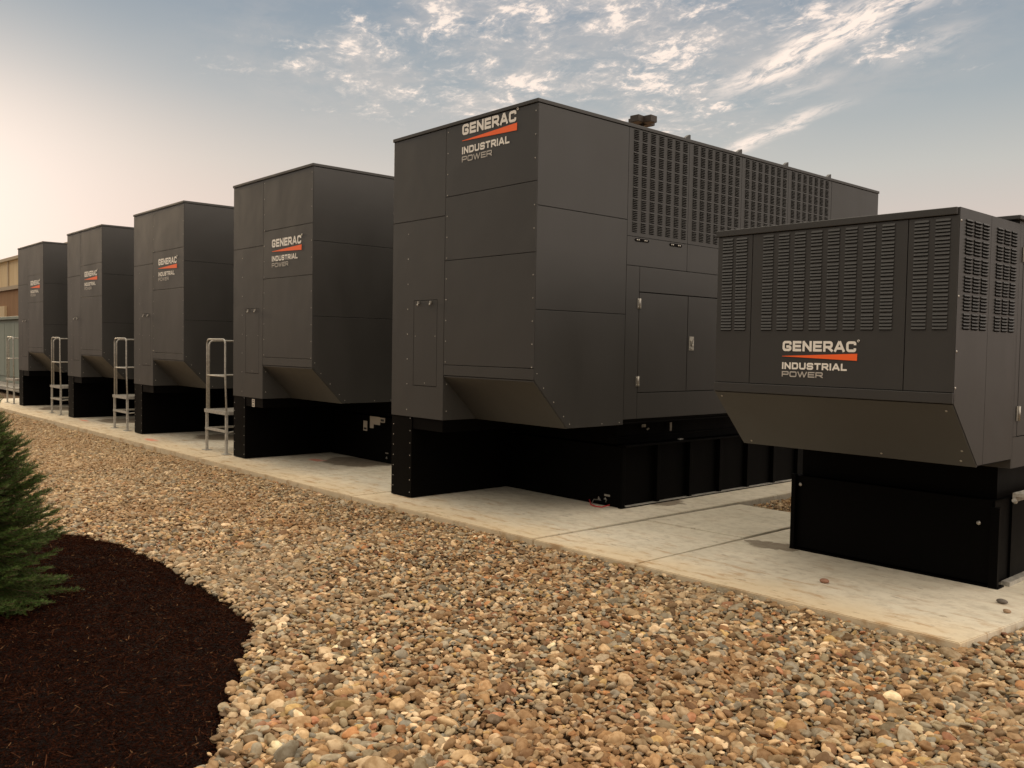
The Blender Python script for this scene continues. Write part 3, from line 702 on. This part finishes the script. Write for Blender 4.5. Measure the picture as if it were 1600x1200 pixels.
def chip_shapes(ng, N, Lk):
    outs = []
    for k in range(6):
        cu = N('GeometryNodeMeshCube'); cu.inputs['Size'].default_value = (2, .34+.12*(k % 3), .14); cu.inputs['Vertices X'].default_value = 5
        sp = N('GeometryNodeSetPosition'); Lk(cu.outputs['Mesh'], sp.inputs['Geometry'])
        pos = N('GeometryNodeInputPosition'); add_ = N('ShaderNodeVectorMath'); add_.operation = 'ADD'; add_.inputs[1].default_value = (k*7.3, k*3.1, k*1.7); Lk(pos.outputs[0], add_.inputs[0])
        nz_ = N('ShaderNodeTexNoise'); nz_.inputs['Scale'].default_value = 1.1; nz_.inputs['Detail'].default_value = 2; Lk(add_.outputs[0], nz_.inputs['Vector'])
        sb = N('ShaderNodeVectorMath'); sb.operation = 'SUBTRACT'; Lk(nz_.outputs['Color'], sb.inputs[0]); sb.inputs[1].default_value = (.5, .5, .5)
        sc = N('ShaderNodeVectorMath'); sc.operation = 'MULTIPLY'; Lk(sb.outputs[0], sc.inputs[0]); sc.inputs[1].default_value = (.8, .9, 1.1); Lk(sc.outputs[0], sp.inputs['Offset'])
        sm = N('GeometryNodeSetMaterial'); sm.inputs['Material'].default_value = M_CHIP; Lk(sp.outputs[0], sm.inputs[0]); outs.append(sm.outputs[0])
    return outs

def visible(P, mx=260, my=260):
    V = np.column_stack([P, np.full(len(P), -.06-1.6)])@RW
    zc_ = V[:, 2]; ok = zc_ > .3; u = 800+F*V[:, 0]/np.where(ok, zc_, 1); v = 600+F*V[:, 1]/np.where(ok, zc_, 1)
    return ok & (u > -mx) & (u < 1600+mx) & (v < 1200+my)
ga, gb = -27.5, 3.0
def stone_field(sp, region, zf):
    xs = np.arange(region[0], region[1], sp); ys = np.arange(region[2], region[3], sp); X, Y = np.meshgrid(xs, ys)
    P = np.stack([X.ravel(), Y.ravel()], 1)+rng.uniform(-.5, .5, (X.size, 2))*sp
    return P
def off_pads(P):
    x_, y_ = P[:, 0], P[:, 1]
    e = np.where(x_ > -8, 5.11+(x_+1.95)*.0165, 4.955-(-8-x_)*.0085)
    on = (y_ > e-.012) & (x_ > -26.8) & (x_ < -1.957+(y_-5.112)*.088+.012)
    hole = (x_ > -5.30) & (x_ < -4.31) & (y_ > 7.95)
    return (~on) | hole
P = stone_field(.0245, (ga, gb, .1, 11.5), None)
P = P[visible(P)]; P = P[off_pads(P)]
P = P[(P[:, 1] < 9.2)]; n_bed = len(P)
dm = bdist(P, MUL); inn = inpoly(P, MUL); P = P[(~inn) | ((dm < .03) & (rng.random(len(P)) < .35))]
# far stones beyond the row's left end are thinned by size instead of count
n = len(P); dist = np.hypot(P[:, 0], P[:, 1])
big_ = vnoise(P, 1.1, 3)
size = np.exp(rng.normal(math.log(.0132), .36, n))*(.88+.28*big_); size *= np.interp(dist, [3.5, 5.5], [1.22, 1.0]); size = np.clip(size, .008, .046)
asp = np.column_stack([rng.uniform(1.05, 1.5, n), rng.uniform(.8, 1.1, n), rng.uniform(.42, .74, n)])
base_z = np.interp(P[:, 0], [-27, -12, -6, 3], [-.085, -.080, -.045, -.036])+.018*(vnoise(P, .9, 8)-.5)
zz = base_z+rng.uniform(-.014, .016, n)
edge_far = np.where(P[:, 1] > 5.5, .02, 0); zz -= edge_far*.5; low_ = np.clip((vnoise(P, .55, 41)*.6+vnoise(P, 1.9, 42)*.4-.60)*5, 0, 1); zz -= .012*low_
rot = np.column_stack([rng.normal(0, .35, n), rng.normal(0, .35, n), rng.uniform(0, 6.28, n)])
pal = np.array([(.36, .25, .15), (.28, .185, .10), (.42, .33, .22), (.21, .135, .075), (.50, .42, .31), (.33, .30, .225), (.29, .285, .25), (.215, .225, .215), (.36, .185, .085), (.62, .53, .41), (.33, .16, .10), (.40, .30, .14), (.20, .12, .07)])
pw = np.array([.14, .13, .12, .11, .10, .11, .12, .07, .03, .05, .02, .03, .05]); pw = pw/pw.sum()
idx = rng.choice(len(pal), n, p=pw); tint = pal[idx]*rng.uniform(.50, 1.55, (n, 1))
patch = vnoise(P, .8, 21)*.6+vnoise(P, 2.3, 22)*.4
mudf = np.clip((patch-.58)*4, 0, 1)[:, None]*.45; tint = tint*(1-mudf)+np.array([.30, .175, .085])*mudf
greyf = np.clip((.42-patch)*4, 0, 1)[:, None]*.35; tint = tint*(1-greyf)+np.array([.36, .32, .25])*greyf
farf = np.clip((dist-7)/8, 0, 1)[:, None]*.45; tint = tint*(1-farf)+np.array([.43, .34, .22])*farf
lum = tint.mean(1, keepdims=True); tint = (lum*np.array([1.34, .98, .58])*.14+tint*np.array([1.10, .99, .82])*.92)*.86
tint = np.column_stack([np.clip(tint, 0, .85), np.ones(n)])
s3 = asp*size[:, None]
scatter('gravel', np.column_stack([P, zz]), rot, s3, tint, rng.integers(0, 10, n), M_STONE, stone_shapes)
print('stones', n)

# bark shreds
sp = .0125; xs = np.arange(-9.5, -3.0, sp); ys = np.arange(-.2, 2.5, sp); X, Y = np.meshgrid(xs, ys)
Q = np.stack([X.ravel(), Y.ravel()], 1)+rng.uniform(-.6, .6, (X.size, 2))*sp
Q = Q[visible(Q, 200, 200)]; dq = bdist(Q, MUL); wob = .04*(vnoise(Q, 9, 31)-.4); Q = Q[inpoly(Q, MUL) & (dq > wob) | ((dq < .05) & (rng.random(len(Q)) < .06))]
n = len(Q); L_ = np.exp(rng.normal(math.log(.0105), .5, n)); L_ = np.clip(L_, .004, .045)
hz = mulch_h(Q)+rng.uniform(-.004, .014, n)
rt = np.column_stack([rng.normal(0, .5, n), rng.normal(0, .32, n), rng.uniform(0, 6.28, n)])
wd = rng.uniform(.0045, .010, n); sc3 = np.column_stack([L_, wd, wd*rng.uniform(.8, 1.5, n)])
cp = np.array([(.0190, .0068, .0042), (.012, .0046, .0030), (.032, .0115, .0062), (.055, .022, .011), (.13, .07, .034)]); ci = rng.choice(5, n, p=[.4, .33, .2, .06, .01])
tc = cp[ci]*rng.uniform(.7, 1.3, (n, 1))
scatter('mulch', np.column_stack([Q, hz]), rt, sc3, np.column_stack([tc, np.ones(n)]), rng.integers(0, 6, n), M_CHIP, chip_shapes)
print('chips', n)

# loose pebbles on the pad
def pebble(x_, y_, r, col, lab):
    import bmesh
    bm = bmesh.new(); bmesh.ops.create_icosphere(bm, subdivisions=3, radius=1)
    for v in bm.verts:
        k = 1+.16*math.sin(v.co.x*2.3+x_*9)+.1*math.cos(v.co.y*3+y_*5); v.co = Vector((v.co.x*r*1.25*k, v.co.y*r*.85*k, v.co.z*r*.62))
    me = bpy.data.meshes.new('pebble'); bm.to_mesh(me); bm.free(); me.materials.append(material('pebble_stone', col, .7))
    for p in me.polygons: p.use_smooth = True
    o = bpy.data.objects.new('pebble', me); COL.objects.link(o); o.location = (x_, y_, r*.55); tag(o, lab, 'pebble', 'loose pebbles on the right concrete pad')
pebble(-3.09, 5.70, .028, (.26, .13, .08), 'reddish brown pebble lying alone on the pad in front of the low enclosure')
pebble(-2.11, 6.15, .026, (.12, .10, .08), 'dark grey pebble on the pad near the right corner of the black base')
pebble(-2.01, 5.95, .020, (.30, .20, .12), 'smallest tan pebble near the right edge of the pad')

# ------------------------------------------------------------------ spruce
def needle_col(t, b):
    a = t.node('ShaderNodeAttribute', attribute_type='GEOMETRY', attribute_name='tint')
    t.put(b.inputs['Base Color'], a.outputs['Color'])
M_NEEDLE = material('spruce_needles', rough=.6, build=needle_col, spec=.2)
M_BARK = material('spruce_bark', (.09, .05, .028), .9)
def spruce(base, H_, R0):
    t = empty('spruce_tree', base, 'young dark green spruce with dense drooping needled branches at the edge of the mulch bed', 'tree')
    tr = MB(); tr.tube([(0, 0, -.06), (.01, 0, H_*.5), (0, .01, H_*.98)], [.045, .026, .006], 10); tr.build('trunk', M_BARK, t)
    r = np.random.default_rng(5); V = []; Cc = []; seg = []
    bw = MB()
    def twig(p0, d0, ln, col):
        k = max(6, int(ln/.0046)); ts = (np.arange(k)+r.random(k))/k
        side = np.cross(d0, [0, 0, 1.0]); side /= np.linalg.norm(side)+1e-9; upv = np.cross(side, d0)
        pos = p0+np.outer(ts*ln, d0)+np.outer(-(ts**2)*ln*.10, [0, 0, 1])
        pos = np.repeat(pos, 2, 0); kk = len(pos)
        ang = r.uniform(0, 2*np.pi, kk); fwd = r.uniform(.55, 1.1, kk)
        nd = np.outer(np.cos(ang), side)+np.outer(np.abs(np.sin(ang))*.9-.15, upv)+np.outer(fwd, d0); nd /= np.linalg.norm(nd, axis=1)[:, None]
        nl = r.uniform(.014, .023, kk)[:, None]; wv_ = np.cross(nd, r.normal(size=(kk, 3))); wv_ /= np.linalg.norm(wv_, axis=1)[:, None]; wv_ *= .00125
        tip = pos+nd*nl
        V.append(np.stack([pos-wv_, pos+wv_, tip+wv_*.4, tip-wv_*.4], 1).reshape(-1, 3))
        cc = np.repeat(col[None, :]*r.uniform(.75, 1.3, (kk, 1)), 4, 0); Cc.append(cc)
        bw.tube([tuple(p0), tuple(p0+d0*ln*.95-np.array([0, 0, .10*ln]))], [.0022, .001], 3)
    nb = 600
    for i in range(nb):
        h = (i/nb)**1.05*.97; z0 = .10+h*H_*.90; az = i*2.39996+r.normal(0, .25)
        # most of the crown lies left of the picture; thin the branches that point away from it
        Lb = R0*((1-h)**.72)*r.uniform(.86, 1.04)+.05
        el = Rd(np.interp(h, [0, .15, .45, 1], [-10, 12, 34, 62]))+r.normal(0, .10)
        d_ = np.array([math.cos(az)*math.cos(el), math.sin(az)*math.cos(el), math.sin(el)])
        p = np.array([0, 0, z0]); ns = max(5, int(Lb/.035)); pts = [p.copy()]
        brown = r.random() < .03
        for k in range(ns):
            d_ = d_+np.array([0, 0, .05 if k > ns*.45 else -.035])+r.normal(0, .02, 3); d_ /= np.linalg.norm(d_); p = p+d_*Lb/ns; pts.append(p.copy())
            f = (k+1)/ns
            if f > .14:
                for sgn in (-1, 1):
                    for rep in range(2):
                        sd_ = np.cross(d_, [0, 0, 1.0]); sd_ /= np.linalg.norm(sd_)
                        dd = d_*r.uniform(.7, 1.0)+sd_*sgn*r.uniform(.5, .9)+np.array([0, 0, r.uniform(-.3, .28)]); dd /= np.linalg.norm(dd)
                        ln = (.05+.12*(1-f)*min(1, Lb/.45))*r.uniform(.6, 1.25)
                        g_ = np.array([.029, .052, .013])*(1+2.0*max(0, f-.35)*r.random())+np.array([.022, .024, 0])*r.random()
                        if brown: g_ = np.array([.16, .085, .03])
                        twig(p, dd, ln, g_)
        twig(p, d_, .07, np.array([.08, .105, .03]))
        bw.tube([tuple(q) for q in pts], [max(.002, .008*(1-k/len(pts))) for k in range(len(pts))], 4)
    bw.build('branches', M_BARK, t)
    V = np.concatenate(V); Cc = np.concatenate(Cc); nq = len(V)//4
    me = bpy.data.meshes.new('crown'); me.vertices.add(len(V)); me.vertices.foreach_set('co', V.astype(np.float32).ravel())
    me.loops.add(nq*4); me.loops.foreach_set('vertex_index', np.arange(nq*4, dtype=np.int32)); me.polygons.add(nq)
    me.polygons.foreach_set('loop_start', np.arange(0, nq*4, 4, dtype=np.int32)); me.polygons.foreach_set('loop_total', np.full(nq, 4, np.int32))
    a = me.attributes.new('tint', 'FLOAT_COLOR', 'POINT'); a.data.foreach_set('color', np.column_stack([Cc, np.ones(len(Cc))]).astype(np.float32).ravel())
    me.update(calc_edges=True); me.validate(); me.materials.append(M_NEEDLE)
    o = bpy.data.objects.new('crown', me); COL.objects.link(o); o.parent = t
    print('needles', nq)
spruce((-6.22, .985, -.03), 1.52, .66)

# ------------------------------------------------------------------ far left: cabinet and buildings
def sheet(c0, c1):
    def f(t, b):
        p = worldpos(t); n = t.noise(t.mapping(p, scale=(1, 1, .2)), 1.5, 5, .6)
        t.put(b.inputs['Base Color'], t.mix(t.mr(n, .3, .7), (*c0, 1), (*c1, 1)))
    return f
M_GREEN = material('pale_green_paint', rough=.6, build=sheet((.17, .20, .165), (.21, .24, .20)))
cb = empty('equipment_cabinet', (-32, 6.8, 0), 'pale green metal equipment cabinet with door seams behind the last platform', 'cabinet')
m = MB(); m.box(-2.6, 2.6, 0, 2.4, .22, 2.2); m.build('body', M_GREEN, cb, .01)
m = MB(); m.box(-2.7, 2.7, -.1, 2.5, 2.205, 2.30); m.build('roof', M_GREEN, cb, .01)
for a in (-2.5, -.05, 1.25):
    m = MB(); m.box(a, a+(2.4 if a < -1 else 1.25), -.03, -.0005, .42, 2.1); m.build('door', M_GREEN, cb, .008)
m = MB(); m.box(-2.7, 2.7, -.25, 2.4, .02, .12); m.box(-2.6, 2.6, -.02, 2.3, .12, .215); m.build('skid', M_GALV, cb)
fr = empty('low_pipe_rail', (-31, 5.9, 0), 'low horizontal galvanized pipe rail in front of the pale green cabinet', 'rail')
m = MB(); m.tube([(-2, 0, .33), (1.8, 0, .33)], .03, 8); m.build('rail', M_GALV, fr)
for a in (-1.2, .2, 1.7):
    m = MB(); m.tube([(a, 0, -.1), (a, 0, .33)], .028, 8); m.build('post', M_GALV, fr)
M_BROWN = material('brown_block', rough=.85, build=sheet((.23, .125, .055), (.27, .15, .07)))
M_BEIGE = material('beige_cladding', rough=.75, build=sheet((.50, .38, .22), (.56, .44, .27)))
M_TAN = material('tan_metal', (.34, .27, .18), .6)
b1 = empty('brown_building', (-80, 14, 0), 'low brown block building with flat parapet at the far left edge', 'building')
m = MB()
for k in range(14): m.box(-42+k*4.4+.02, -42+(k+1)*4.4-.02, 0, 7.5, -.1, 4.75)
m.box(-42, 19.6, .05, 7.5, -.1, 4.74); m.build('wall', M_BROWN, b1)
m = MB(); m.box(-42.1, 19.7, -.12, 7.6, 4.76, 5.0); m.build('parapet', M_TAN, b1)
m = MB(); m.box(12.3, 14.4, -.15, -.001, 2.6, 3.75); m.build('window', M_BEIGE, b1)
b2 = empty('beige_building', (-100, 22, 0), 'tall beige metal-clad building rising behind the brown building', 'building')
m = MB(); m.box(-60, 25, 0, 30, -.1, 9.5); 
for k in range(18): m.box(-59.9+k*4.8, -59.6+k*4.8, -.12, -.0005, 0, 9.5, 1)
m.build('wall', [M_BEIGE, M_TAN], b2)
m = MB(); m.box(-60.3, 25.3, -.3, 30.3, 9.505, 9.8); m.build('roof_edge', M_TAN, b2)
ac = empty('rooftop_unit', (-63.6, 15.6, 5.0), 'small tan air conditioning unit on the brown building roof', 'rooftop unit')
m = MB(); m.box(-1.3, 1.3, -.6, .9, .06, .62); m.build('body', M_TAN, ac, .02)
m = MB()
for k in range(6): m.box(-1.1, 1.1, -.63, -.601, .14+k*.07, .165+k*.07)
m.build('grille', M_VOID, ac)
m = MB(); m.box(-1.35, 1.35, -.65, .95, .0, .058); m.build('curb', M_TAN, ac)

# ------------------------------------------------------------------ parking lot light behind the near enclosure
M_BRONZE = material('bronze_paint', (.036, .026, .019), .6)
M_LENS = material('lamp_lens', (.13, .105, .08), .3)
lp = empty('light_pole', (-28.8, 34.0, .08), 'brown pole light with four square heads showing above the biggest enclosure roof', 'street light')
m = MB(); m.tube([(0, 0, -.1), (0, 0, 12.75)], [.11, .07], 12); m.build('pole', M_BRONZE, lp)
for k in range(4):
    a = Rd(4+90*k); ca, sa = math.cos(a), math.sin(a)
    m = MB()
    loc = lambda u, v, z_: (u*ca-v*sa, u*sa+v*ca, z_)
    def rb(mm, u0, u1, v0, v1, z0, z1):
        i = len(mm.v); mm.v += [loc(u, v, z_) for z_ in (z0, z1) for (u, v) in ((u0, v0), (u1, v0), (u1, v1), (u0, v1))]
        for q in ((0, 3, 2, 1), (4, 5, 6, 7), (0, 1, 5, 4), (1, 2, 6, 5), (2, 3, 7, 6), (3, 0, 4, 7)): mm.f.append(tuple(i+c_ for c_ in q)); mm.m.append(0); mm.sm.append(False)
    rb(m, .14, .68, -.25, .25, 12.62, 12.92); rb(m, .05, .139, -.05, .05, 12.7, 12.82)
    hd = m.build('lamp_head', M_BRONZE, lp)
    m = MB(); rb(m, .18, .64, -.21, .21, 12.595, 12.619); m.build('lens', M_LENS, hd)
